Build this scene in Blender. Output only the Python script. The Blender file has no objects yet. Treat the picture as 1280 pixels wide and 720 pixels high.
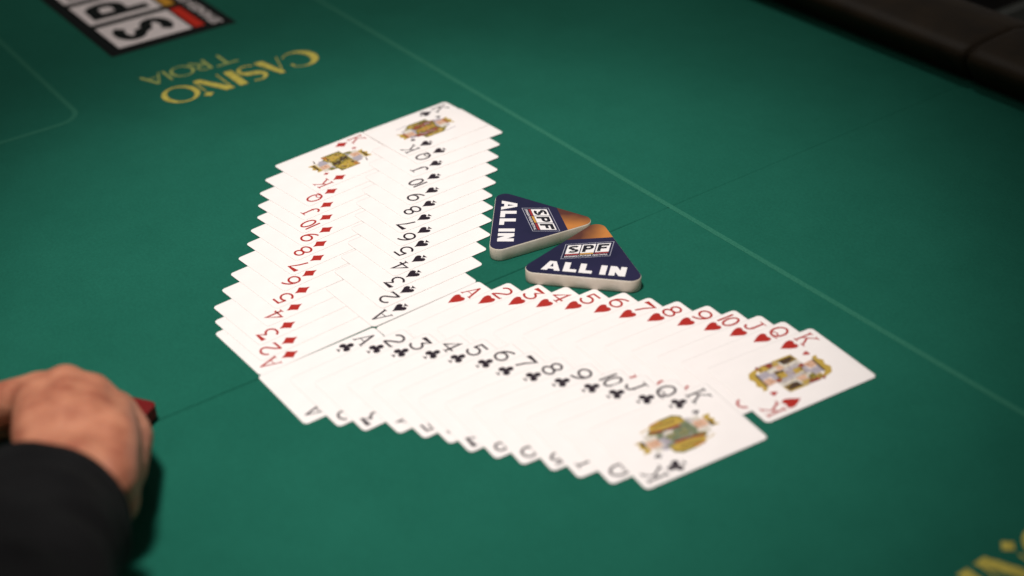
import bpy, bmesh, math, random
import numpy as np
from mathutils import Vector, Matrix

random.seed(7)
S = 0.001                                  # layout below is in millimetres on the table
D = bpy.data
scene = bpy.context.scene
COL = scene.collection

# ------------------------------------------------------------------ camera
F_PX, PITCH, ROLL, DIST = 1767.82, 0.579354, -0.040835, 989.83
FWD = Vector((0, math.cos(PITCH), -math.sin(PITCH)))
R0 = Vector((1, 0, 0)); U0 = R0.cross(FWD)
CR = R0 * math.cos(ROLL) + U0 * math.sin(ROLL)
CU = U0 * math.cos(ROLL) - R0 * math.sin(ROLL)
CPOS = -FWD * DIST
cam = D.cameras.new('camera'); cam_o = D.objects.new('camera', cam); COL.objects.link(cam_o)
M = Matrix((CR, CU, -FWD)).transposed().to_4x4(); M.translation = CPOS * S
cam_o.matrix_world = M
cam.sensor_width = 36.0; cam.lens = F_PX * 36.0 / 1280.0
cam.clip_start = 0.01; cam.clip_end = 50
cam.dof.use_dof = True; cam.dof.focus_distance = 1.045; cam.dof.aperture_fstop = 3.0
scene.camera = cam_o
scene.render.resolution_x = 1024; scene.render.resolution_y = 576

# ------------------------------------------------------------------ light
w = D.worlds.new('World'); scene.world = w; w.use_nodes = True
bg = w.node_tree.nodes['Background']; bg.inputs[0].default_value = (1.0, 0.93, 0.86, 1); bg.inputs[1].default_value = 0.11
def spot(name, loc, target, watts, angle, blend, radius, col):
    l = D.lights.new(name, 'SPOT'); l.energy = watts; l.spot_size = math.radians(angle); l.spot_blend = blend
    l.shadow_soft_size = radius; l.color = col
    o = D.objects.new(name, l); COL.objects.link(o); o.location = Vector(loc) * S
    o.rotation_euler = (Vector(target) - Vector(loc)).to_track_quat('-Z', 'Y').to_euler()
    return o
spot('ceiling_lamp', (-230, -330, 1480), (-72, -18, 0), 107, 37, 0.78, 0.12, (1.0, 0.955, 0.925))
spot('ceiling_lamp', (-100, 860, 1700), (-50, 690, 0), 40, 54, 1.0, 0.12, (1.0, 0.965, 0.92))
vs = scene.view_settings; vs.view_transform = 'Standard'; vs.look = 'None'; vs.exposure = 0; vs.gamma = 1

def at(px, py, h=0.0):
    """table-space point (mm) at height h seen along a ray of the photograph; used only to read off positions"""
    d = FWD + CR * ((px - 640) / F_PX) - CU * ((py - 360) / F_PX)
    t = (h - CPOS.z) / d.z
    return CPOS + d * t

# ------------------------------------------------------------------ helpers
def tag(o, label=None, cat=None, group=None, kind=None):
    for k, v in (('label', label), ('category', cat), ('group', group), ('kind', kind)):
        if v: o[k] = v
    return o
def mesh_obj(name, verts, faces, mats, parent=None, midx=None, smooth=False):
    me = D.meshes.new(name); me.from_pydata([(v[0]*S, v[1]*S, v[2]*S) for v in verts], [], faces)
    for m in (mats if isinstance(mats, (list, tuple)) else [mats]): me.materials.append(m)
    if midx: me.polygons.foreach_set('material_index', midx)
    if smooth: me.polygons.foreach_set('use_smooth', [True]*len(faces))
    me.update()
    o = D.objects.new(name, me); COL.objects.link(o)
    if parent: o.parent = parent
    return o
def empty(name, loc=(0, 0, 0)):
    o = D.objects.new(name, None); o.empty_display_size = 0.01; COL.objects.link(o); o.location = Vector(loc)*S
    return o
def material(name, col, rough=0.6, spec=0.3, metal=0.0):
    m = D.materials.new(name); m.use_nodes = True
    b = m.node_tree.nodes['Principled BSDF']
    b.inputs['Base Color'].default_value = (*col, 1); b.inputs['Roughness'].default_value = rough
    b.inputs['Specular IOR Level'].default_value = spec; b.inputs['Metallic'].default_value = metal
    return m
def add_noise(m, scale, c1, c2, detail=3, bump=0.0, bscale=None, dist=0.0002, coord='Object', lo=.35, hi=.65):
    nt = m.node_tree; b = nt.nodes['Principled BSDF']
    tc = nt.nodes.new('ShaderNodeTexCoord')
    n = nt.nodes.new('ShaderNodeTexNoise'); n.inputs['Scale'].default_value = scale; n.inputs['Detail'].default_value = detail
    nt.links.new(tc.outputs[coord], n.inputs['Vector'])
    r = nt.nodes.new('ShaderNodeValToRGB'); r.color_ramp.elements[0].position = lo; r.color_ramp.elements[1].position = hi
    r.color_ramp.elements[0].color = (*c1, 1); r.color_ramp.elements[1].color = (*c2, 1)
    nt.links.new(n.outputs['Fac'], r.inputs['Fac']); nt.links.new(r.outputs['Color'], b.inputs['Base Color'])
    if bump:
        n2 = nt.nodes.new('ShaderNodeTexNoise'); n2.inputs['Scale'].default_value = bscale or scale*6; n2.inputs['Detail'].default_value = 2
        nt.links.new(tc.outputs[coord], n2.inputs['Vector'])
        bp = nt.nodes.new('ShaderNodeBump'); bp.inputs['Strength'].default_value = bump; bp.inputs['Distance'].default_value = dist
        nt.links.new(n2.outputs['Fac'], bp.inputs['Height']); nt.links.new(bp.outputs['Normal'], b.inputs['Normal'])
    return r

def arc(cx, cy, rx, ry, a0, a1, n=14):
    return [(cx + rx*math.cos(math.radians(a0 + (a1-a0)*i/n)), cy + ry*math.sin(math.radians(a0 + (a1-a0)*i/n))) for i in range(n+1)]
class Ink:
    """flat printed shapes: strokes and filled outlines, collected as polygons in 2-D, each a hair above the last"""
    def __init__(s): s.v = []; s.f = []; s.m = []; s.k = 0
    def stroke(s, pts, wd, wd2=None, mi=0):
        n = len(pts); b = len(s.v); wd2 = wd if wd2 is None else wd2
        for i, q in enumerate(pts):
            p0 = pts[max(i-1, 0)]; p1 = pts[min(i+1, n-1)]
            dx, dy = p1[0]-p0[0], p1[1]-p0[1]; L = math.hypot(dx, dy) or 1
            nx, ny = -dy/L, dx/L; sc = 1.0
            if 0 < i < n-1:
                ax, ay = q[0]-p0[0], q[1]-p0[1]; la = math.hypot(ax, ay) or 1
                sc = min(1/max(abs((-ay/la)*nx + (ax/la)*ny), .45), 2)
            hw = (wd + (wd2-wd)*i/(n-1))/2*sc
            s.v += [(q[0]+nx*hw, q[1]+ny*hw, s.k), (q[0]-nx*hw, q[1]-ny*hw, s.k)]
        for i in range(n-1):
            s.f.append((b+2*i, b+2*i+1, b+2*i+3, b+2*i+2)); s.m.append(mi)
        s.k += 1; return s
    def fill(s, pts, mi=0):
        b = len(s.v); s.v += [(x, y, s.k) for x, y in pts]; s.f.append(tuple(range(b, b+len(pts)))); s.m.append(mi); s.k += 1; return s
    def ring(s, outer, inner, mi=0):
        n = len(outer); b = len(s.v)
        s.v += [(x, y, s.k) for x, y in outer] + [(x, y, s.k) for x, y in inner]
        for i in range(n):
            j = (i+1) % n; s.f.append((b+i, b+j, b+n+j, b+n+i)); s.m.append(mi)
        s.k += 1; return s
    def rect(s, x0, y0, x1, y1, mi=0): return s.fill([(x0, y0), (x1, y0), (x1, y1), (x0, y1)], mi)
    def build(s, name, mats, fn, parent=None, lift=0.03, step=0.006):
        """fn maps (x, y) of the print to a point (mm) of the surface it lies on"""
        vs_ = []
        for x, y, k in s.v:
            q = fn(x, y); vs_.append((q[0], q[1], q[2] + lift + step*k))
        fs = []
        for f in s.f:                                   # keep every face looking up
            a = 0
            for i in range(len(f)):
                p0, p1 = vs_[f[i]], vs_[f[(i+1) % len(f)]]; a += p0[0]*p1[1] - p1[0]*p0[1]
            fs.append(f if a > 0 else tuple(reversed(f)))
        return mesh_obj(name, vs_, fs, mats, parent, s.m)

# ------------------------------------------------------------------ materials
felt = material('felt_cloth', (.012, .10, .062), .9, .06)
ramp = add_noise(felt, 7, (.0080, .091, .060), (.0118, .115, .077), 12, 0.35, 1300, 0.0004, lo=.30, hi=.70)
[setattr(n_.inputs['Roughness'], 'default_value', .82) for n_ in felt.node_tree.nodes if n_.type == 'TEX_NOISE' and n_.inputs['Scale'].default_value == 7]
fb = felt.node_tree.nodes['Principled BSDF']
fb.inputs['Sheen Weight'].default_value = 0.03; fb.inputs['Sheen Roughness'].default_value = 0.5
fb.inputs['Sheen Tint'].default_value = (.55, .9, .8, 1)
nt = felt.node_tree                                     # a few specks of lint on the cloth
vo = nt.nodes.new('ShaderNodeTexVoronoi'); vo.inputs['Scale'].default_value = 11
tcn = nt.nodes.new('ShaderNodeTexCoord'); nt.links.new(tcn.outputs['Object'], vo.inputs['Vector'])
lt = nt.nodes.new('ShaderNodeMath'); lt.operation = 'LESS_THAN'; lt.inputs[1].default_value = 0.0055
nt.links.new(vo.outputs['Distance'], lt.inputs[0])
mx = nt.nodes.new('ShaderNodeMix'); mx.data_type = 'RGBA'; mx.inputs['B'].default_value = (.16, .26, .21, 1)
nt.links.new(lt.outputs[0], mx.inputs['Factor']); nt.links.new(ramp.outputs['Color'], mx.inputs['A'])
nap = nt.nodes.new('ShaderNodeTexNoise'); nap.inputs['Scale'].default_value = 420; nap.inputs['Detail'].default_value = 4; nap.inputs['Roughness'].default_value = .7
nt.links.new(tcn.outputs['Object'], nap.inputs['Vector'])
nr_ = nt.nodes.new('ShaderNodeMapRange'); nr_.inputs['From Min'].default_value = .25; nr_.inputs['From Max'].default_value = .75; nr_.inputs['To Min'].default_value = .88; nr_.inputs['To Max'].default_value = 1.12
nt.links.new(nap.outputs['Fac'], nr_.inputs['Value'])
mv = nt.nodes.new('ShaderNodeVectorMath'); mv.operation = 'SCALE'; nt.links.new(mx.outputs['Result'], mv.inputs[0]); nt.links.new(nr_.outputs[0], mv.inputs['Scale'])
nt.links.new(mv.outputs[0], fb.inputs['Base Color'])
line_ink = material('line_print', (.030, .150, .085), .85, .1); add_noise(line_ink, 700, (.018, .125, .080), (.028, .155, .102), 2)
gold_ink = material('gold_print', (.52, .38, .06), .8, .1); add_noise(gold_ink, 260, (.40, .335, .06), (.60, .50, .10), 2)
pale_gold = material('pale_gold_print', (.36, .40, .11), .8, .1)
black_ink = material('black_print', (.006, .008, .008), .8, .1)
white_ink = material('white_print', (.80, .71, .70), .8, .1)
red_ink = material('red_print', (.60, .03, .015), .8, .1)
yellow_ink = material('yellow_print', (.62, .30, .03), .8, .1)
paper = material('card_paper', (.86, .82, .775), .5, .35)
add_noise(paper, 60, (.85, .80, .775), (.87, .82, .795), 2, 0.04, 2500, 0.00005)
edge = material('card_edge', (.78, .74, .69), .8, .1)
c_red = material('card_red', (.40, .022, .016), .45, .3)
c_black = material('card_black', (.018, .010, .018), .45, .3)

TH = -55.5
U_ = Vector((math.cos(math.radians(TH)), math.sin(math.radians(TH)), 0)); V_ = Vector((-U_.y, U_.x, 0))
X0 = (123.1, 104.4, 0)
# ------------------------------------------------------------------ the table (local x runs along the table, y across it)
table = empty('poker_table', X0); table.rotation_euler.z = math.radians(TH)
tag(table, 'green felt poker table with printed gold lettering and dark padded rail', 'poker table')
prof = [(-1500, 0), (-1.1, 0), (-.5, -.45), (0, -1.3), (.5, -.45), (1.1, 0), (1200, 0)]
fv, ff = [], []
rows_ = [(-760, 1), (-70, 1), (-20, .45), (352, .3)]
for v, k in rows_:
    fv += [(u, v, z*k) for u, z in prof]
n = len(prof)
ff = [(r*n+i, r*n+i+1, (r+1)*n+i+1, (r+1)*n+i) for r in range(len(rows_)-1) for i in range(n-1)]
mesh_obj('felt', fv, ff, felt, table)
flat = lambda x, y: (x, y, 0)
Ink().stroke([(-1400, 0), (-700, 0), (-300, 0), (0, 0), (300, 0), (1100, 0)], 4.6).build('betting_line', line_ink, flat, table, .12)
Ink().stroke([(-1400, -295), (-700, -295), (-470, -296)] + arc(-461, -318, 20, 22, 90, 0, 8) + [(-440, -420), (-440, -700)], 4.6).build('betting_line', line_ink, flat, table, .12)

# padded rail in two cushions that meet at the fold of the table
leather = material('rail_leather', (.012, .008, .005), .55, .18)
add_noise(leather, 25, (.014, .008, .003), (.025, .0145, .0055), 4, 0.35, 420, 0.0006)
rprof = [(352, -2), (347, 2), (341, 10), (335, 18), (332, 25), (335, 31), (346, 35), (368, 37), (395, 37.5), (418, 33), (434, 28), (444, 20), (448, 8), (449, -20), (449, -60)]
def cushion(us, ends):
    vs_, fs_ = [], []
    m = len(rprof); cx, cz = 395, 8
    for u, k in us:
        for v, z in rprof: vs_.append((u, cx+(v-cx)*k, cz+(z-cz)*k))
    for i in range(len(us)-1):
        for j in range(m-1): fs_.append((i*m+j, i*m+j+1, (i+1)*m+j+1, (i+1)*m+j))
    fs_.append(tuple(range(m))); fs_.append(tuple(reversed(range((len(us)-1)*m, len(us)*m))))
    return mesh_obj('rail_cushion', vs_, fs_, leather, table, smooth=True)
cushion([(-1500, 1), (-400, 1), (-30, 1), (-8, 1.005), (-3, .992), (-.8, .965), (.4, .92)], 1)
cushion([(1.2, .92), (2.4, .965), (5, .992), (10, 1.005), (32, 1), (400, 1), (1200, 1)], 0)

# bold capitals drawn as strokes in a unit box (width, height 1, stroke 0.27)
def cap(ink, ch, x, y, wd, h, t, mi=0, sh=0.0):
    P = lambda a, b: (x + a*wd, y + b*h + sh*(x + a*wd))
    tw = t/wd; tv = t/h
    if ch == 'L': ink.stroke([P(tw/2, 0), P(tw/2, 1)], t, mi=mi); ink.stroke([P(tw*.9, tv*.42), P(1, tv*.42)], t*.84, mi=mi)
    elif ch == 'I': ink.stroke([P(.5, 0), P(.5, 1)], t, mi=mi)
    elif ch == 'A':
        ink.fill([P(0, 0), P(tw*.95, 0), P(.5+tw*.05, .80), P(1-tw*.95, 0), P(1, 0), P(.5+tw*.52, 1), P(.5-tw*.52, 1)], mi); ink.stroke([P(.27, .29), P(.73, .29)], t*.62, mi=mi)
    elif ch == 'N':
        ink.stroke([P(tw*.48, 0), P(tw*.48, 1)], t*.96, mi=mi); ink.stroke([P(1-tw*.48, 0), P(1-tw*.48, 1)], t*.96, mi=mi)
        ink.fill([P(0, 1), P(tw*1.05, 1), P(1, 0), P(1-tw*1.05, 0)], mi)
    elif ch == 'F':
        ink.stroke([P(tw/2, 0), P(tw/2, 1)], t, mi=mi); ink.stroke([P(tw*.9, 1-tv/2), P(1, 1-tv/2)], t, mi=mi); ink.stroke([P(tw*.9, .47), P(.84, .47)], t*.9, mi=mi)
    elif ch == 'P':
        ink.stroke([P(tw/2, 0), P(tw/2, 1)], t, mi=mi)
        ink.stroke([P(tw*.9, 1-tv/2)] + [P(a, b) for a, b in arc(.62, .66, .38-tw/2, .34-tv/2, 90, -90, 12)] + [P(tw*.9, .32+tv/2)], t*.95, mi=mi)
    elif ch == 'S':
        pts = arc(.5, .735, .5-tw/2, .265-tv/2, 28, 270, 16)[:-1] + arc(.5, .265, .5-tw/2, .265-tv/2, 90, -152, 16)
        ink.stroke([P(a, b*1.0) for a, b in pts], t, mi=mi)
def font_mesh(text, name, mat, parent, x0, x1, y, size, fn, lift):
    """small print set in Blender's built-in typeface, fitted between x0 and x1"""
    cu = D.curves.new('t', 'FONT'); cu.body = text; cu.size = 1.0; cu.offset = .012; cu.resolution_u = 2
    o = D.objects.new('t', cu); COL.objects.link(o)
    me = D.meshes.new_from_object(o.evaluated_get(bpy.context.evaluated_depsgraph_get()))
    xs = [v.co.x for v in me.vertices]; a, b = min(xs), max(xs)
    for v in me.vertices:
        q = fn(x0 + (v.co.x-a)/(b-a)*(x1-x0), y + v.co.y*size)
        v.co = (q[0]*S, q[1]*S, (q[2]+lift)*S)
    D.objects.remove(o); D.curves.remove(cu)
    me.materials.clear(); me.materials.append(mat)
    r = D.objects.new(name, me); COL.objects.link(r); r.parent = parent
    return r

# printed sponsor panel on the felt: its right is -u, its up is -v
pf = lambda x, y: (-553 - x, -93 - y, 0)
panel = Ink().rect(-4, -1, 232, 131).build('printed_panel', black_ink, pf, table, .10)
tag(panel, 'black panel with white SPF letter boxes')
for i, ch in enumerate('SPF'):
    x = 9 + i*72
    bxo = Ink().rect(x+3, 40, x+64, 117).build('letter_box', white_ink, pf, panel, .16)
    k = Ink(); cap(k, ch, x+12, 49, 43, 60, 12 if ch == 'S' else 14); k.build('letter', black_ink, pf, panel, .24)
    Ink().rect(x+3, 26, x+64, 37).build('colour_bar', yellow_ink if i == 1 else red_ink, pf, panel, .16)
font_mesh('SPANISH POKER FESTIVAL', 'lettering', white_ink, panel, 8, 222, 8, 17, pf, .2)

# gold casino lettering
def casino(fn, nm):
    k = Ink()
    # C
    o = arc(17, 18, 17, 18.5, 40, 322, 26); i_ = arc(20, 18, 12.2, 16.4, 38, 324, 26)
    k.v += [(x, y, k.k) for x, y in o] + [(x, y, k.k) for x, y in i_]; m = len(o)
    for j in range(m-1): k.f.append((j, j+1, m+j+1, m+j)); k.m.append(0)
    k.k += 1
    k.stroke([(29.5, 24.5), (28.6, 30.5)], 2.4, 1)
    # A : hairline and heavy stroke
    k.stroke([(33, 0), (44, 36)], 1.0); k.fill([(41.5, 36), (46.5, 36), (57, 0), (48, 0)])
    # S
    ps = arc(67, 27, 8.6, 8.4, 50, 265, 14) + arc(67, 9.5, 9.2, 9.2, 85, -140, 14)
    for a in range(len(ps)-1):
        t0 = 2.0 + 5.6*math.exp(-((a/(len(ps)-1)-.48)/.22)**2); t1 = 2.0 + 5.6*math.exp(-(((a+1)/(len(ps)-1)-.48)/.22)**2)
        k.stroke([ps[a], ps[a+1]], t0, t1)
    k.rect(80, 0, 88, 36)
    # N
    k.stroke([(95, 0), (95, 35)], 1.4); k.fill([(93, 36), (102, 36), (119, 0), (112, 0)]); k.stroke([(118, 0), (118, 26)], 1.4)
    k.fill([(118.5, 38), (123.5, 33.5), (118.5, 29), (113.5, 33.5)])
    k.ring(arc(138.5, 17.5, 17, 18, 0, 352.5, 47), arc(138.5, 17.5, 11.6, 15.8, 0, 352.5, 47))
    a = k.build(nm, gold_ink, fn, table, .12, .004)
    t = Ink(); y0, h = -40, 23
    t.stroke([(64, y0+h), (86, y0+h)], 2.2); t.stroke([(75, y0), (75, y0+h)], 2.6)
    t.stroke([(91, y0), (91, y0+h)], 2.6); t.stroke([(91, y0+h-.8)] + arc(96, y0+h*.73, 6, h*.24, 80, -80, 8) + [(91, y0+h*.47)], 1.8); t.stroke([(95, y0+h*.47), (105, y0)], 2.4)
    t.ring(arc(116, y0+h/2, 11.5, 12, 0, 352.5, 47), arc(116, y0+h/2, 8.6, 10.6, 0, 352.5, 47))
    t.stroke([(131, y0), (131, y0+h)], 2.4)
    t.stroke([(135, y0), (144, y0+h)], 1.4); t.stroke([(144, y0+h), (153, y0)], 3.0); t.stroke([(139, y0+8), (149, y0+8)], 1.4)
    t.build(nm, pale_gold, fn, table, .12, .004)
casino(lambda x, y: (-447 + y, -69 - x, 0), 'casino_lettering')
casino(lambda x, y: (423 - y, -219 + x, 0), 'casino_lettering')

# ------------------------------------------------------------------ playing cards
W2, H2, CRAD = 31.5, 44.0, 3.2
RANKS = ['A', '2', '3', '4', '5', '6', '7', '8', '9', '10', 'J', 'Q', 'K']
WORDS = ['ace', 'two', 'three', 'four', 'five', 'six', 'seven', 'eight', 'nine', 'ten', 'jack', 'queen', 'king']
SUITS = ['spades', 'diamonds', 'hearts', 'clubs']
POSE = [
(-78.1,9.0,-53.39),(-73.8,30.7,-53.12),(-70.6,50.7,-52.90),(-67.4,70.4,-52.57),(-66.1,91.1,-52.39),(-64.8,110.3,-52.43),
(-65.2,129.1,-52.68),(-62.2,149.7,-52.48),(-60.6,170.7,-52.31),(-59.5,193.0,-52.79),(-58.2,215.2,-53.30),(-55.7,237.1,-53.41),
(-67.5,250.8,-52.23),(-148.1,-40.2,-53.48),(-150.8,-24.4,-51.91),(-154.3,-6.6,-51.53),(-151.8,14.7,-51.66),(-148.6,35.7,-51.30),
(-146.1,57.3,-50.60),(-142.6,77.6,-50.23),(-142.4,97.3,-49.87),(-140.1,117.3,-49.26),(-141.8,135.9,-48.86),(-142.9,155.2,-49.03),
(-141.3,176.4,-49.51),(-135.9,198.7,-50.55),(-39.3,-41.6,-52.79),(-18.9,-44.5,-53.80),(1.4,-47.9,-54.71),(20.0,-52.3,-55.21),
(39.2,-56.5,-55.77),(58.3,-62.1,-56.61),(74.2,-69.8,-57.56),(92.3,-75.2,-58.46),(111.4,-81.8,-59.14),(128.1,-88.7,-59.30),
(144.0,-96.2,-59.31),(158.1,-104.2,-59.96),(173.7,-113.0,-60.96),(-112.4,-93.3,-55.09),(-92.0,-96.9,-54.43),(-75.5,-102.6,-54.82),
(-54.5,-106.2,-54.46),(-38.3,-112.1,-55.22),(-21.4,-118.8,-56.97),(-8.5,-127.9,-57.52),(8.0,-135.3,-58.98),(25.0,-142.4,-60.89),
(42.9,-149.4,-61.58),(57.9,-156.6,-61.67),(76.0,-163.0,-61.44),(95.5,-168.8,-61.30),]

def glyph(r):
    k = Ink(); t = 1.65
    def rot(p): return [(10.4-x, 13.4-y) for x, y in p]
    if r == 'A':
        k.stroke([(1.0, .2), (5.5, 13.5)], 1.0); k.stroke([(5.2, 13.3), (9.3, .2)], 1.6); k.stroke([(2.5, 4.5), (7.8, 4.5)], .7)
        k.stroke([(-.2, .3), (2.4, .3)], .65); k.stroke([(7.5, .3), (10.7, .3)], .65)
    elif r == '2':
        k.stroke(arc(5, 9.5, 4.2, 3.6, 172, -38, 18) + [(3.6, 3.6), (1.2, .6)], t); k.stroke([(.8, .55), (9.7, .55)], t); k.stroke([(9.5, .2), (9.9, 2.0)], .8)
    elif r == '3':
        k.stroke([(1.2, 11.2), (1.2, 12.9), (9.0, 12.9), (4.9, 8.1)] + arc(4.8, 4.2, 4.5, 3.8, 80, -160, 18), t)
    elif r == '4':
        k.stroke([(7.3, .2), (7.3, 13.0), (.7, 4.1), (10.3, 4.1)], t); k.stroke([(5.2, .35), (9.4, .35)], .75)
    elif r == '5':
        k.stroke([(9.4, 12.8), (2.3, 12.8), (1.7, 7.2)] + arc(5, 4.5, 4.4, 4.1, 132, -160, 18), t)
    elif r in '69':
        p1 = arc(5.2, 4.3, 4.3, 3.9, 0, 360, 26); p2 = arc(9.6, 4.6, 8.7, 8.4, 180, 98, 14)
        if r == '9': p1, p2 = rot(p1), rot(p2)
        k.stroke(p1, t); k.stroke(p2, t)
    elif r == '7':
        k.stroke([(1.0, 10.9), (1.0, 12.8), (9.6, 12.8), (6.0, 6.5), (4.0, 0)], t)
    elif r == '8':
        k.stroke(arc(5.2, 10.0, 3.5, 3.1, 0, 360, 24), t); k.stroke(arc(5.2, 3.6, 4.3, 3.3, 0, 360, 26), t)
    elif r == '10':
        k.stroke([(1.2, .1), (1.2, 13.4)], t); k.stroke(arc(6.9, 6.75, 3.4, 6.1, 0, 360, 28), t)
    elif r == 'J':
        k.stroke([(6.6, 12.9), (6.6, 4.2)] + arc(3.7, 4.2, 2.9, 3.7, 0, -165, 12), t); k.stroke([(3.6, 13.0), (9.6, 13.0)], .8)
    elif r == 'Q':
        k.stroke(arc(5.2, 7.0, 4.4, 6.1, 0, 360, 28), t); k.stroke(arc(5.4, 2.7, 2.4, 2.2, 200, -70, 12) + [(8.2, .4), (10.4, 1.2)], .95)
    elif r == 'K':
        k.stroke([(2.2, .2), (2.2, 13.2)], 1.4); k.stroke([(9.0, 13.0), (2.6, 5.4)], 1.05); k.stroke([(4.7, 8.0), (9.3, .3)], 1.4)
        for a, b, y in ((.4, 4.2, 13.2), (7.0, 10.6, 13.2), (.4, 4.2, .3), (7.2, 11.2, .3)): k.stroke([(a, y), (b, y)], .85)
    return k
def pip_shape(s, hgt):
    """outline of a suit mark, centred, hgt mm tall"""
    k = Ink(); a = hgt/12.8
    sc = lambda p: [(x*a, y*a) for x, y in p]
    if s == 1:
        k.fill(sc([(0, 6.5), (1.6, 3.4), (4.6, 0), (1.6, -3.4), (0, -6.5), (-1.6, -3.4), (-4.6, 0), (-1.6, 3.4)]))
    elif s == 2:
        h = [(0, 3.6)] + arc(2.3, 3.9, 2.35, 2.5, 170, 0, 9) + [(4.5, 2.2), (3.3, -.6), (1.5, -3.6), (0, -6.4)]
        k.fill(sc(h + [(-x, y) for x, y in reversed(h[1:-1])]))
    elif s == 0:
        h = [(0, 6.4), (1.0, 4.2), (2.9, 1.6), (4.4, -.6)] + arc(2.4, -1.9, 2.2, 2.2, 10, -120, 9) + [(.5, -2.6)]
        k.fill(sc(h + [(-x, y) for x, y in reversed(h[1:])]))
        k.fill(sc([(0, -3.2), (.7, -4.6), (2.4, -6.3), (-2.4, -6.3), (-.7, -4.6)]))
    else:
        for cx, cy in ((0, 3.7), (-2.6, -.7), (2.6, -.7)): k.fill(sc(arc(cx, cy, 2.25, 2.55, 0, 345, 23)))
        k.fill(sc([(-.8, 2.4), (.8, 2.4), (1.6, -.2), (0, -1.7), (-1.6, -.2)]))
        k.fill(sc([(0, -3.4), (.5, -4.8), (2.2, -6.3), (-2.2, -6.3), (-.5, -4.8)]))
    return k
cm = lambda n, c: material('court_' + n, c, .5, .3)
CT = [cm('gold', (.46, .31, .055)), cm('brown', (.065, .038, .022)), cm('red', (.25, .045, .03)), cm('skin', (.62, .38, .26)), cm('grey', (.38, .34, .38)), cm('pale', (.62, .57, .50)), cm('olive', (.20, .165, .03)), cm('green', (.16, .19, .11)), cm('orange', (.40, .14, .04))]
GO, BR, RE, SK, GY, PA, OL, GN, OR = range(9)
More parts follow.
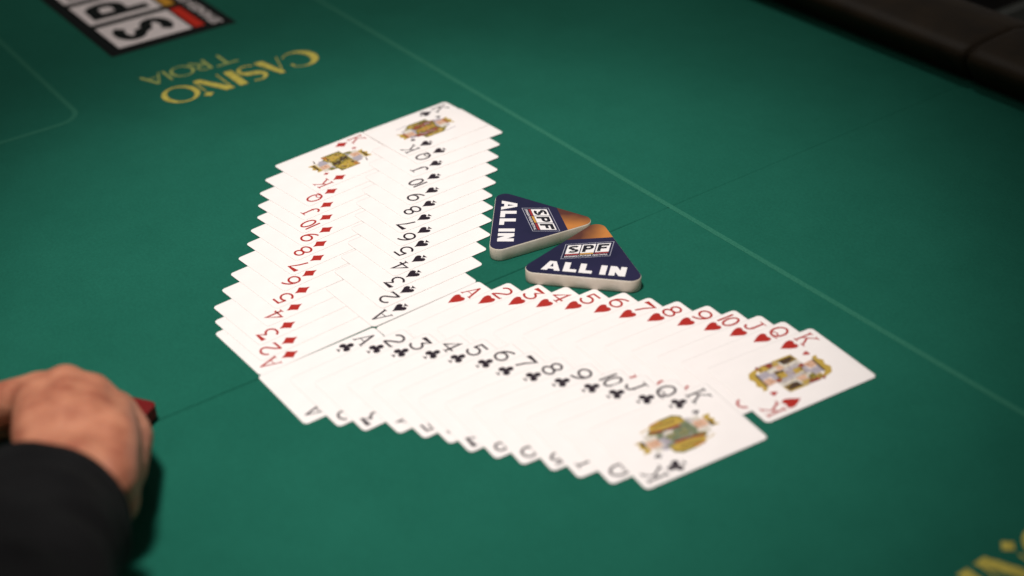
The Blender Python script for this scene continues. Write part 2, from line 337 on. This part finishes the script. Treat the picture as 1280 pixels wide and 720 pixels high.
def court(s):
    """half figures of the four kings, drawn once and turned about the middle of the card"""
    half, base, acc = [], [], []
    A = lambda mi, *p: half.append((mi, list(p)))
    B = lambda mi, *p: base.append((mi, list(p)))
    if s != 2:
        B((GY, PA, GY, PA)[s], (-8.5, 8), (-8, 20.5), (8.6, 19.5), (9.5, 8)); B((RE, OL, GY, GY)[s], (-10, 8), (-9, 15), (-5, 16), (-5, 8)); B((OL, GY, GY, OL)[s], (5, 8), (5.4, 16), (10.4, 15), (11, 8))
    if s == 2:
        B(GY, (-15.3, -13), (15.3, -13), (15.3, 0), (-15.3, 0)); B(PA, (-15.3, 0), (-15.3, 2), (-9, 13), (-4, 13.5), (-4, 0))
        A(GO, (-15.6, -3), (-15.4, 12), (-9, 13.4), (-9, 12), (-14, 11), (-14, -3)); A(BR, (-14, 1), (-14, 11.2), (-9, 12), (-8.4, 6), (-9, 2))
        A(PA, (-8.4, 12), (-5, 12), (-2.2, -8), (-5.5, -8.4)); A(GY, (-6.2, 11), (-5.2, 11), (-3.4, -7), (-4.6, -7)); A(SK, (-10.4, -6), (-9.6, 0), (-5.8, 0), (-5.6, -6.4))
        A(RE, (-15.5, -12.4), (-15.2, -6), (-12.4, -6), (-12.4, -12)); A(GO, (-13, -6), (-13.6, 0), (-10.4, 0), (-10.6, -6)); A(OL, (-12.2, -12), (-12.2, -7), (-8, -7.6), (-7, -12.6))
        A(RE, (-4.2, 13), (-1, 12.6), (-.6, 9), (-4, 9)); A(GO, (-2, 9.8), (3.6, 9), (3.2, 2.4), (-2, 3.4)); A(BR, (3.4, 9), (5.6, 8.6), (5, 1.4), (3.2, 2.4)); A(PA, (5.4, 11.4), (9.6, 11.4), (9.6, 4), (6, 5))
        A(GO, (9.6, 16.5), (14.6, 16.6), (14.8, 9), (10, 8)); A(RE, (11, 9.6), (15, 9.4), (15, 4), (10.6, 5)); A(BR, (10.8, 14.8), (13.8, 14.6), (13.8, 13.4), (10.8, 13.6))
        A(SK, (-4, 21), (2.4, 20), (3, 14), (-3.2, 12.6)); A(GY, (2.8, 20), (9.2, 19.5), (9.6, 12), (3.6, 11.6))
        A(GO, (-6, 22.2), (-6.4, 26.4), (-3, 24.6), (0, 26.8), (4, 24.8), (8, 26.4), (12.8, 23.2), (14.6, 16.4), (11.6, 17), (9.4, 20.4), (0, 21.4)); A(BR, (-4, 21.8), (9.6, 20.8), (9.6, 19.3), (-4, 20.4)); A(RE, (13.4, 17.4), (16.6, 14.6), (15, 13.6), (12.8, 15.6))
        pal, ex = [BR, RE, GO, OL, BR], 14.5
    elif s == 1:
        B(OL, (-15.6, -9), (-15.6, 3), (-12, 9), (-3, 9.4), (2, 7.6), (9, 11.2), (14.6, 7), (15.6, -9)); B(GO, (-14.6, -6), (-14.4, 4), (-8, 8.4), (-5, 3), (-6, -5)); B(GO, (2.6, 7), (9, 9.6), (13.6, 5), (10, .4), (4, 1))
        A(BR, (-4, 8.6), (1, 7), (.6, 0), (-3.4, 1.4)); A(BR, (-12.4, 3), (-8.6, 6), (-8, 5), (-11.4, 1)); A(OR, (-15, -9.6), (-10, -8.6), (-10.4, -5), (-15, -6)); A(BR, (6, 8), (11, 6.6), (10.6, 5.4), (6, 6.6)); A(GY, (-8, 10.4), (-4.4, 12), (-3, 9.6), (-7, 9))
        A(SK, (-4.6, 12), (-3.6, 20), (2.4, 19), (2.4, 11.6)); A(GY, (2.6, 10), (8, 9.8), (8, 17), (2.6, 18.6)); A(BR, (10, 19), (15, 17), (14.8, 16.2), (10, 17.8)); A(GN, (-6.4, 13.4), (-4.6, 13.8), (-4.6, 11), (-6.4, 10.6))
        A(GO, (-4.6, 20.2), (-4.6, 25), (-1, 23.2), (2, 26), (5, 23.6), (9.4, 25.4), (8.8, 19.4)); A(BR, (-2, 21.6), (8, 20.4), (7.6, 22.8), (-2, 23))
        pal, ex = [BR, GO, OL, GO, GY], 14
    elif s == 0:
        B(OL, (-14.6, -10), (-15, 8), (-6, 13), (3, 9), (12, 12.4), (15, 8), (14.8, -10)); B(GO, (-14, -7), (-14, 6), (-10, 9), (-9.4, -7)); B(GO, (-3, 10), (1.6, 9), (1.6, -2), (-3, -2)); B(GO, (8, 10.4), (12.6, 10), (13, 0), (8.6, 0))
        A(RE, (-9.4, 9), (-5.6, 11), (-4.8, -6), (-9, -6)); A(RE, (3.6, 8), (7, 9.4), (7.6, -3), (3.6, -3)); A(BR, (-11.2, 8), (-10, 8.6), (-9.8, -6), (-11, -6)); A(GY, (-7.6, 9), (-6.6, 9.4), (-6.2, -4), (-7.2, -4)); A(OR, (-1.4, 8), (0, 8), (.2, -1), (-1.4, -1))
        A(SK, (-5, 13), (-4, 20.4), (2.6, 19.6), (2.6, 12.4)); A(PA, (2.6, 11.6), (8, 11), (8, 18), (2.6, 19.4)); A(GY, (13.6, 21), (14.4, 21), (15.4, 10), (14.6, 10))
        A(OR, (-5.4, 20), (4, 19.4), (4.4, 22.6), (-5.4, 23)); A(GO, (-5.4, 22.4), (4.6, 21.8), (7, 26.4), (3, 24.6), (.4, 26.8), (-2.4, 24.8), (-6, 26.4)); A(BR, (-4.8, 21.8), (4, 21.2), (4, 22), (-4.8, 22.6))
        pal, ex = [BR, GO, RE, OL, GY], 13.5
    else:
        B(GN, (-9.6, 11), (2, 13.6), (8, 9), (10, 0), (9.6, -11), (-2, -13.6), (-8, -9), (-10, 0)); B(GY, (-5.4, 12), (1.6, 13.4), (1.4, 9), (-4.6, 6)); B(PA, (2, 9), (5.6, 6), (5, 0), (2, 2))
        A(GO, (-15, -10), (-16.2, -3), (-16.2, 7), (-13, 11.4), (-8, 11.2), (-6.8, 7), (-8, -4), (-9.2, -13), (-12.6, -12.4)); A(OL, (-16.2, -3), (-16.2, 7), (-13, 11.4), (-9, 11.2), (-13, 8), (-14.4, -2)); A(RE, (-10.2, -13.2), (-7.8, -5), (-7, 7), (-4.8, 6), (-5.4, -5), (-8.4, -13.8))
        A(BR, (-12.6, -9), (-11.8, -9.4), (-10.4, 5), (-11.4, 6)); A(OR, (-15.4, -9.4), (-14, -10), (-13, -2), (-14.6, -2))
        A(SK, (-4.4, 13.6), (-3.8, 22), (2.8, 21.4), (2.4, 13.4)); A(PA, (2.6, 13), (6.4, 13), (6, 20), (2.8, 21.2)); A(GO, (11.4, 19), (12.2, 19), (14.4, 3), (13.6, 3))
        A(GO, (-6, 22.4), (-5.8, 28), (-2.4, 25.4), (0, 27.6), (2.4, 25.4), (5.4, 27.6), (4.8, 21.8)); A(BR, (-.6, 22.4), (4.6, 22), (4.6, 24.4), (-.6, 24.2))
        pal, ex = [BR, OL, GN, GY, GO], 8
    A(BR, (-2.6, 17.4), (-1.6, 17.3), (-1.6, 17.9), (-2.6, 18)); A(BR, (.4, 17.1), (1.4, 17), (1.4, 17.6), (.4, 17.7)); A(RE, (-1.8, 14.6), (.8, 14.4), (.6, 15.1), (-1.6, 15.2))
    rnd = random.Random(30+s)
    for a in range(46):                                  # small brocade marks
        x, y, r = rnd.uniform(-ex, ex), rnd.uniform(-9.5, 9.5), rnd.uniform(.45, 1.0); t0 = rnd.uniform(0, 6.3)
        acc.append((pal[rnd.randrange(5)], [(x+r*math.cos(t0+q*2.1), y+r*math.sin(t0+q*2.1)) for q in range(3)]))
    k = Ink()
    for grp in (base, half, acc):
        for mi, p in grp: k.fill(p, mi)
        for mi, p in grp: k.fill([(-x, -y) for x, y in p], mi)
    return k

# how every card lies: later cards rest on the earlier ones and bend over them
HX0, HY0, HN, HM = -240, -260, 520, 620
hmap = np.zeros((HM, HN))
rl = [0, .25*CRAD, .5*CRAD, .75*CRAD, CRAD]
def lines(L, n): return [-L + q for q in rl] + list(np.linspace(-L+CRAD, L-CRAD, n)[1:-1]) + [L - q for q in reversed(rl)]
GX, GY_ = np.array(lines(W2, 12)), np.array(lines(H2, 16))
CT_TH = .21
def settle(x, y, th):
    c, s = math.cos(th), math.sin(th)
    lx, ly = np.meshgrid(GX, GY_)
    wx, wy = x + c*lx - s*ly, y + s*lx + c*ly
    req = np.zeros_like(lx)
    for dx in (-1.5, 0, 1.5):
        for dy in (-1.5, 0, 1.5):
            ix = np.clip(np.round(wx+dx-HX0).astype(int), 0, HN-1); iy = np.clip(np.round(wy+dy-HY0).astype(int), 0, HM-1)
            req = np.maximum(req, hmap[iy, ix])
    req += .015
    # relax on an even grid in index space: the card drapes stiffly over what lies below
    z = req.copy()
    hx = np.diff(GX); hy = np.diff(GY_)
    for it in range(90):
        zp = np.pad(z, 1, mode='edge')
        z = np.maximum(req, .25*(zp[1:-1, :-2] + zp[1:-1, 2:] + zp[:-2, 1:-1] + zp[2:, 1:-1]))
    z += .008 + CT_TH                                   # top face of the card
    # stamp into the height map
    yy, xx = np.mgrid[0:HM, 0:HN]; ax = xx + HX0 - x; ay = yy + HY0 - y
    cx, cy = c*ax + s*ay, -s*ax + c*ay
    ins = (np.abs(cx) < W2) & (np.abs(cy) < H2)
    hmap[ins] = np.maximum(hmap[ins], sample(z, cx[ins], cy[ins]))
    return z
def sample(z, x, y):
    x = np.clip(x, -W2, W2); y = np.clip(y, -H2, H2)
    i = np.clip(np.searchsorted(GX, x) - 1, 0, len(GX)-2); j = np.clip(np.searchsorted(GY_, y) - 1, 0, len(GY_)-2)
    tx = (x-GX[i])/(GX[i+1]-GX[i]); ty = (y-GY_[j])/(GY_[j+1]-GY_[j])
    return (z[j, i]*(1-tx) + z[j, i+1]*tx)*(1-ty) + (z[j+1, i]*(1-tx) + z[j+1, i+1]*tx)*ty
def round_corner(x, y):
    ax, ay = abs(x)-(W2-CRAD), abs(y)-(H2-CRAD)
    if ax > 0 and ay > 0:
        a, b = ax/CRAD, ay/CRAD
        return (math.copysign(W2-CRAD + CRAD*a*math.sqrt(1-b*b/2), x), math.copysign(H2-CRAD + CRAD*b*math.sqrt(1-a*a/2), y))
    return x, y
def card(si, ri, pose):
    x, y, td = pose; th = math.radians(td)
    z = settle(x, y, th)
    nx, ny = len(GX), len(GY_); top, bot = [], []
    for j in range(ny):
        for i in range(nx):
            a, b = round_corner(GX[i], GY_[j]); zz = float(sample(z, np.array([a]), np.array([b]))[0])
            top.append((a, b, zz)); bot.append((a, b, zz-CT_TH))
    N = nx*ny; fs, mi = [], []
    for j in range(ny-1):
        for i in range(nx-1):
            q = (j*nx+i, j*nx+i+1, (j+1)*nx+i+1, (j+1)*nx+i); fs.append(q); mi.append(0)
            fs.append(tuple(N+a for a in reversed(q))); mi.append(0)
    rim = [i for i in range(nx)] + [j*nx+nx-1 for j in range(1, ny)] + [(ny-1)*nx+i for i in range(nx-2, -1, -1)] + [j*nx for j in range(ny-2, 0, -1)]
    for a, b in zip(rim, rim[1:] + rim[:1]): fs.append((a, N+a, N+b, b)); mi.append(1)
    o = mesh_obj('playing_card', top+bot, fs, [paper, edge], None, mi)
    o.data.polygons.foreach_set('use_smooth', [m == 0 for m in mi])
    o.location = (x*S, y*S, 0); o.rotation_euler.z = th
    surf = lambda px, py: (px, py, float(sample(z, np.array([px]), np.array([py]))[0]))
    inks = c_red if si in (1, 2) else c_black
    ends = [1] if si in (2, 3) else [-1]
    if ri == 12 or si in (2, 3): ends = [1, -1]
    for e in ends:
        glyph(RANKS[ri]).build('rank', inks, lambda a, b, e=e: surf(e*(-W2+3.0+a), e*(H2-18.2+b)), o, .04, .008)
        pip_shape(si, 12.6).build('suit_mark', inks, lambda a, b, e=e: surf(e*(-W2+8.04+a), e*(H2-26.7+b)), o, .04, .008)
    if ri == 12:
        court(si).build('court_picture', CT, lambda a, b: surf(a, b), o, .04, .0012)
        for e in (1, -1):
            pip_shape(si, 5.4).build('suit_mark', inks, lambda a, b, e=e: surf(e*(-W2+20.6+a), e*(H2-22.6+b)), o, .04, .008)
    return o
FAN = ['row of spades below the gold lettering', 'row of diamonds at the left', 'row of hearts beside the navy plaques', 'row of clubs nearest the camera']
for si in (1, 0, 2, 3):
    for ri in range(13):
        o = card(si, ri, POSE[si*13+ri])
        col = 'red' if si in (1, 2) else 'black'
        end = {0: ', bottom card of its fanned row', 12: ' with its whole picture showing on top of its row'}.get(ri, ' fanned between the %s and the %s' % (WORDS[ri-1], WORDS[(ri+1) % 13]))
        tag(o, '%s of %s playing card%s' % (WORDS[ri], SUITS[si], end), 'playing card', 'playing cards fanned out in the row of ' + SUITS[si])

# ------------------------------------------------------------------ triangular plaques
navy = material('plaque_navy', (.012, .013, .045), .35, .4); add_noise(navy, 40, (.010, .011, .040), (.016, .015, .052), 3)
cream = material('plaque_body', (.66, .60, .50), .4, .4); add_noise(cream, 90, (.58, .52, .42), (.68, .62, .53), 5)
p_white = material('plaque_white', (.80, .77, .76), .4, .3)
p_grey = material('plaque_grey', (.36, .36, .42), .4, .3)
p_dark = material('plaque_dark', (.012, .012, .02), .4, .3)
p_red = material('plaque_red', (.30, .03, .03), .4, .3); p_yel = material('plaque_yellow', (.55, .28, .05), .4, .3)
flame = material('plaque_orange', (.5, .2, .05), .35, .4)
fr_ = add_noise(flame, 38, (.09, .030, .022), (.50, .19, .045), 2, lo=.34, hi=.72)
fnt = flame.node_tree; sx = fnt.nodes.new('ShaderNodeSeparateXYZ'); tcf = fnt.nodes.new('ShaderNodeTexCoord'); mr = fnt.nodes.new('ShaderNodeMapRange')
mr.inputs['From Min'].default_value = -.020; mr.inputs['From Max'].default_value = .026                     # the print shades from brown to orange
fnt.links.new(tcf.outputs['Object'], sx.inputs[0]); fnt.links.new(sx.outputs['X'], mr.inputs['Value'])
nz = [n_ for n_ in fnt.nodes if n_.type == 'TEX_NOISE'][0]; ad = fnt.nodes.new('ShaderNodeMath'); ad.operation = 'MULTIPLY_ADD'; ad.inputs[1].default_value = .5
fnt.links.new(mr.outputs[0], ad.inputs[2]); fnt.links.new(nz.outputs['Fac'], ad.inputs[0]); ad2 = fnt.nodes.new('ShaderNodeMath'); ad2.operation = 'SUBTRACT'; ad2.inputs[1].default_value = .2
fnt.links.new(ad.outputs[0], ad2.inputs[0]); fnt.links.new(ad2.outputs[0], fr_.inputs['Fac'])
TSIDE, TRAD, PH = 93.0, 7.5, 10.0
def tri(off=0.0, n=9):
    R = TSIDE/math.sqrt(3) - TRAD*2; r = TRAD - off; out = []
    for k in range(3):
        a = 90 + 120*k; cx, cy = R*math.cos(math.radians(a)), R*math.sin(math.radians(a))
        out += arc(cx, cy, r, r, a-60, a+60, n)
    return out
def plaque(c, ang, label):
    e = empty('all_in_plaque', c); e.rotation_euler.z = math.radians(ang - 90)
    tag(e, label, 'plaque', 'triangular plaques')
    rings = [(tri(.9), .12), (tri(.25), .4), (tri(0), 1.0), (tri(0), PH-.9), (tri(.2), PH-.3), (tri(.6), PH-.02)]
    m = len(rings[0][0]); vs_ = [(x, y, z) for r, z in rings for x, y in r]; fs_ = []
    for i in range(len(rings)-1):
        for j in range(m): fs_.append((i*m+j, i*m+(j+1) % m, (i+1)*m+(j+1) % m, (i+1)*m+j))
    fs_.append(tuple(reversed(range(m)))); fs_.append(tuple(range((len(rings)-1)*m, len(rings)*m)))
    b = mesh_obj('body', vs_, fs_, cream, e, smooth=True)
    b.data.polygons[len(fs_)-1].use_smooth = False; b.data.polygons[len(fs_)-2].use_smooth = False
    fn = lambda x, y: (x, y, PH)
    face = tri(.45); slope = .285; yb = lambda x: 25.6 + slope*x
    lo = [q for q in face if q[1] <= yb(q[0])]; hi = [q for q in face if q[1] > yb(q[0])]
    def clip(pts, keep):
        out = []
        for i in range(len(pts)):
            p0, p1 = pts[i], pts[(i+1) % len(pts)]; d0 = (p0[1]-yb(p0[0]))*keep; d1 = (p1[1]-yb(p1[0]))*keep
            if d0 >= 0: out.append(p0)
            if d0*d1 < 0:
                t = d0/(d0-d1); out.append((p0[0]+(p1[0]-p0[0])*t, p0[1]+(p1[1]-p0[1])*t))
        return out
    fc = Ink().fill(clip(face, -1)).build('face_print', navy, fn, e, .03)
    Ink().fill(clip(face, 1)).build('tip_print', flame, fn, e, .03)
    k = Ink(); t = 4.3; y0, h = -21.5, 12.0
    cap(k, 'A', -29.6, y0, 13.6, h, t*1.05); cap(k, 'L', -14.2, y0, 9.4, h, t); cap(k, 'L', -2.9, y0, 9.2, h, t); cap(k, 'I', 11.7, y0, t, h, t); cap(k, 'N', 18.2, y0, 11.6, h, t)
    k.build('lettering', p_white, fn, fc, .07, .006)
    sh = lambda x, y: (x, y + slope*x, PH)
    fr = [(-18.4, -.8), (15.5, -.8), (15.5, 19.4), (-18.4, 19.4)]; fi = [(-17.95, -.35), (15.05, -.35), (15.05, 18.95), (-17.95, 18.95)]
    Ink().ring(fr, fi).build('logo_frame', p_grey, sh, fc, .07)
    for i, ch in enumerate('SPF'):
        x = (-16.4, -6.2, 4.1)[i]
        Ink().rect(x, 5.6, x+9.4, 17.4).build('letter_box', p_white, sh, fc, .07)
        q = Ink(); cap(q, ch, x+1.0, 6.8, 7.6, 9.6, 2.1 if ch == 'S' else 2.5); q.build('letter', p_dark, sh, fc, .10, .006)
        Ink().rect(x, 3.6, x+9.4, 5.3).build('colour_bar', p_yel if i == 1 else p_red, sh, fc, .07)
    font_mesh('SPANISH POKER FESTIVAL', 'lettering', p_white, fc, -16.4, 13.6, .9, 2.7, sh, .09)
    return e
plaque((54.4, 21.0, 0), 76.4, 'navy triangular plaque with orange tip reading ALL IN upright, nearest the heart cards')
plaque((14.3, 75.0, 0), -4.4, 'navy triangular plaque turned sideways, ALL IN running down beside the spade cards')

# ------------------------------------------------------------------ hand with dark sleeve at the left edge
skin = material('skin', (.52, .25, .155), .5, .35); add_noise(skin, 55, (.34, .110, .062), (.50, .205, .118), 6, .6, 130, .0016)
skin.node_tree.nodes['Principled BSDF'].inputs['Subsurface Weight'].default_value = .08
skin.node_tree.nodes['Principled BSDF'].inputs['Subsurface Radius'].default_value = (.008, .003, .0015)
cloth = material('sleeve_cloth', (.006, .006, .007), .85, .15); add_noise(cloth, 30, (.003, .003, .0035), (.0065, .0065, .007), 3, .3, 900, .0006)
def tube(bm, pts, radii, seg=14):
    """tapered tube with round ends through 3-D points (mm)"""
    P = [Vector(q) for q in pts]; dense, rr = [], []
    for i in range(len(P)-1):
        for t in np.linspace(0, 1, 6)[:-1 if i < len(P)-2 else None]:
            dense.append(P[i].lerp(P[i+1], float(t))); rr.append(radii[i] + (radii[i+1]-radii[i])*float(t))
    d0 = (dense[1]-dense[0]).normalized(); d1 = (dense[-1]-dense[-2]).normalized()
    pre = [(dense[0] - d0*rr[0]*math.sin(a), rr[0]*math.cos(a)) for a in (1.5, 1.1, .6)]
    post = [(dense[-1] + d1*rr[-1]*math.sin(a), rr[-1]*math.cos(a)) for a in (.6, 1.1, 1.5)]
    allp = pre + list(zip(dense, rr)) + post
    ringsv = []
    for i, (c, r) in enumerate(allp):
        a = allp[max(i-1, 0)][0]; b = allp[min(i+1, len(allp)-1)][0]; d = (b-a).normalized()
        s = d.orthogonal().normalized() if i == 0 else (s - d*s.dot(d)).normalized()
        t = d.cross(s)
        ringsv.append([bm.verts.new((c + (s*math.cos(2*math.pi*k/seg) + t*math.sin(2*math.pi*k/seg))*r)*S) for k in range(seg)])
    for A, B in zip(ringsv, ringsv[1:]):
        for k in range(seg): bm.faces.new((A[k], A[(k+1) % seg], B[(k+1) % seg], B[k]))
    bm.faces.new(list(reversed(ringsv[0]))); bm.faces.new(ringsv[-1])
bm = bmesh.new()
ax0, ax1 = at(70, 640, 45), at(-64, 930, 108)
wr = at(98, 600, 50); arm = ax1
mcp = [at(50, 494, 48), at(82, 484, 52), at(114, 493, 48), at(142, 518, 42)]
off = Vector((0, 0, -16))
tube(bm, [arm, ax0.lerp(ax1, .3), ax0, wr], [34, 29, 26, 25])
tube(bm, [wr + Vector((0, 0, -8)), at(95, 540, 40)], [24, 26])
for i, q in enumerate(mcp):
    base = wr + CR*((i-1.5)*9)
    tube(bm, [base, base.lerp(q, .5) + Vector((0, 0, 4)), q], [19, 18.5, 15 - .7*i])
    tube(bm, [base + off, q + off*.8], [17, 13])
for a, c in zip(mcp, mcp[1:]): tube(bm, [a + Vector((0, -2, -1)), c + Vector((0, -2, -1))], [14.5, 14])
tube(bm, [wr + Vector((-10, 14, -30)), at(20, 520, 13), at(-40, 545, 12)], [12, 11, 11])
# fingers curl away from the camera and back under the palm
for i, q in enumerate(mcp):
    if i == 0: continue
    a = q + Vector((2*(i-1.5), 20, -26)); b = a + Vector((0, -20, -9)); c = b + Vector((0, -12, 4))
    tube(bm, [q, a, b, c], [11.5 - .6*i, 9.8 - .5*i, 8.6 - .4*i, 7.2])
# index finger reaches left, thumb closes beneath it
tube(bm, [mcp[0], at(6, 503, 42), at(-38, 530, 26), at(-52, 560, 14)], [14, 13, 10.5, 8])
tube(bm, [wr + Vector((-14, 8, -16)), at(28, 575, 30), at(4, 583, 24), at(-24, 576, 20)], [15, 11, 9.5, 8.5])
# little-finger edge of the palm down to the table
tube(bm, [at(150, 590, 36), at(160, 545, 32), at(146, 512, 36)], [15, 15, 12])
me = D.meshes.new('person'); bm.to_mesh(me); bm.free()
tmp = D.objects.new('tmp', me); COL.objects.link(tmp)
rm = tmp.modifiers.new('r', 'REMESH'); rm.mode = 'VOXEL'; rm.voxel_size = .0014
sm = tmp.modifiers.new('s', 'SMOOTH'); sm.factor = .5; sm.iterations = 36
me2 = D.meshes.new_from_object(tmp.evaluated_get(bpy.context.evaluated_depsgraph_get()))
D.objects.remove(tmp); D.meshes.remove(me)
me2.name = 'person'; me2.materials.clear(); me2.materials.append(skin)
me2.polygons.foreach_set('use_smooth', [True]*len(me2.polygons))
person = D.objects.new('person', me2); COL.objects.link(person)
tag(person, 'bare hand curled on the felt, black sleeve, at the left edge of the picture', 'person')
# sleeve: an open cuff with soft folds
sv, sf = [], []; seg, nr = 48, 26
dd = (ax1-ax0).normalized(); s1 = dd.cross(Vector((0, 0, 1))).normalized(); s2 = dd.cross(s1)
def sl(i, k, ins=0):
    t = i/(nr-1); a = 2*math.pi*k/seg
    r = 41 + 8*t + 1.6*math.sin(3*a + 9*t) + 2.0*math.sin(30*t + 2*a)*(.35 + t) + 1.1*math.sin(47*t - 3*a) - ins
    r += 12*max(0, -(s1*math.cos(a) + s2*math.sin(a)).dot(CR))
    tilt = 13*(s1*math.cos(a) + s2*math.sin(a)).dot(CR)*(1-t)
    c = ax0.lerp(ax1, t)
    return c + dd*tilt + s1*(r*math.cos(a)) + s2*(r*.92*math.sin(a))
for i in range(nr):
    for k in range(seg): sv.append(sl(i, k))
for i in range(6):
    for k in range(seg): sv.append(sl(i, k, 2.2))
for i in range(nr-1):
    for k in range(seg): sf.append((i*seg+k, i*seg+(k+1) % seg, (i+1)*seg+(k+1) % seg, (i+1)*seg+k))
o2 = nr*seg
for i in range(5):
    for k in range(seg): sf.append((o2+i*seg+k, o2+(i+1)*seg+k, o2+(i+1)*seg+(k+1) % seg, o2+i*seg+(k+1) % seg))
for k in range(seg): sf.append((k, o2+k, o2+(k+1) % seg, (k+1) % seg))
mesh_obj('sleeve', sv, sf, cloth, person, smooth=True)

# dark red plastic piece held under the hand
rp = material('red_plastic', (.13, .006, .006), .5, .2)
rpv, rpf = [], []
c0 = at(166, 516, 8)
outl = [(x, y) for cx, cy, a in ((18, 6, 0), (-18, 6, 90), (-18, -6, 180), (18, -6, 270)) for x, y in arc(cx, cy, 4, 4, a, a+90, 5)]
for z, k in ((-5, .9), (-4, 1), (4, 1), (5, .9)):
    rpv += [(x*k, y*k, z) for x, y in outl]
m = len(outl)
for i in range(3):
    for j in range(m): rpf.append((i*m+j, i*m+(j+1) % m, (i+1)*m+(j+1) % m, (i+1)*m+j))
rpf += [tuple(reversed(range(m))), tuple(range(3*m, 4*m))]
ro = mesh_obj('red_holder', rpv, rpf, rp, None); ro.location = (c0 + Vector((-9, 3, 0)))*S; ro.rotation_euler = (0, 0, math.radians(-22)); 
tag(ro, 'dark red plastic piece poking out from under the hand', 'red holder')

# ------------------------------------------------------------------ dark room beyond the rail
carpet = material('carpet', (.012, .011, .011), .95, .1); add_noise(carpet, 14, (.008, .008, .008), (.018, .015, .014), 4)
fl = mesh_obj('floor', [(-4000, -2500, -760), (4000, -2500, -760), (4000, 5000, -760), (-4000, 5000, -760)], [(0, 1, 2, 3)], carpet)
tag(fl, kind='structure')

# a chair pushed up to the far side of the table
grey = material('chair_metal', (.045, .05, .042), .5, .4); pad = material('chair_pad', (.012, .012, .013), .7, .2)
ca = at(1262, 4, -95) - V_*120; chair = empty('chair', (ca.x, ca.y, -759)); chair.rotation_euler.z = math.radians(TH)
tag(chair, 'dark padded chair with grey armrests standing beyond the rail', 'chair')
def slab(name, x0, x1, y0, y1, z0, z1, mat):
    bmm = bmesh.new(); bmesh.ops.create_cube(bmm, size=1)
    for v in bmm.verts: v.co = ((x0+(v.co.x+.5)*(x1-x0))*S, (y0+(v.co.y+.5)*(y1-y0))*S, (z0+(v.co.z+.5)*(z1-z0))*S)
    bmesh.ops.bevel(bmm, geom=bmm.edges[:], offset=min(x1-x0, y1-y0, z1-z0)*.3*S, segments=3, affect='EDGES')
    m_ = D.meshes.new(name); bmm.to_mesh(m_); bmm.free(); m_.materials.append(mat); m_.polygons.foreach_set('use_smooth', [True]*len(m_.polygons))
    o_ = D.objects.new(name, m_); COL.objects.link(o_); o_.parent = chair; return o_
slab('seat', 30, 490, 60, 520, 400, 470, pad); slab('backrest', 30, 490, 500, 560, 480, 780, pad)
for x in (0, 490):
    slab('armrest', x, x+30, 60, 540, 640, 666, grey)
    for y in (70, 500): slab('leg', x+2, x+28, y, y+26, 0, 642, grey)
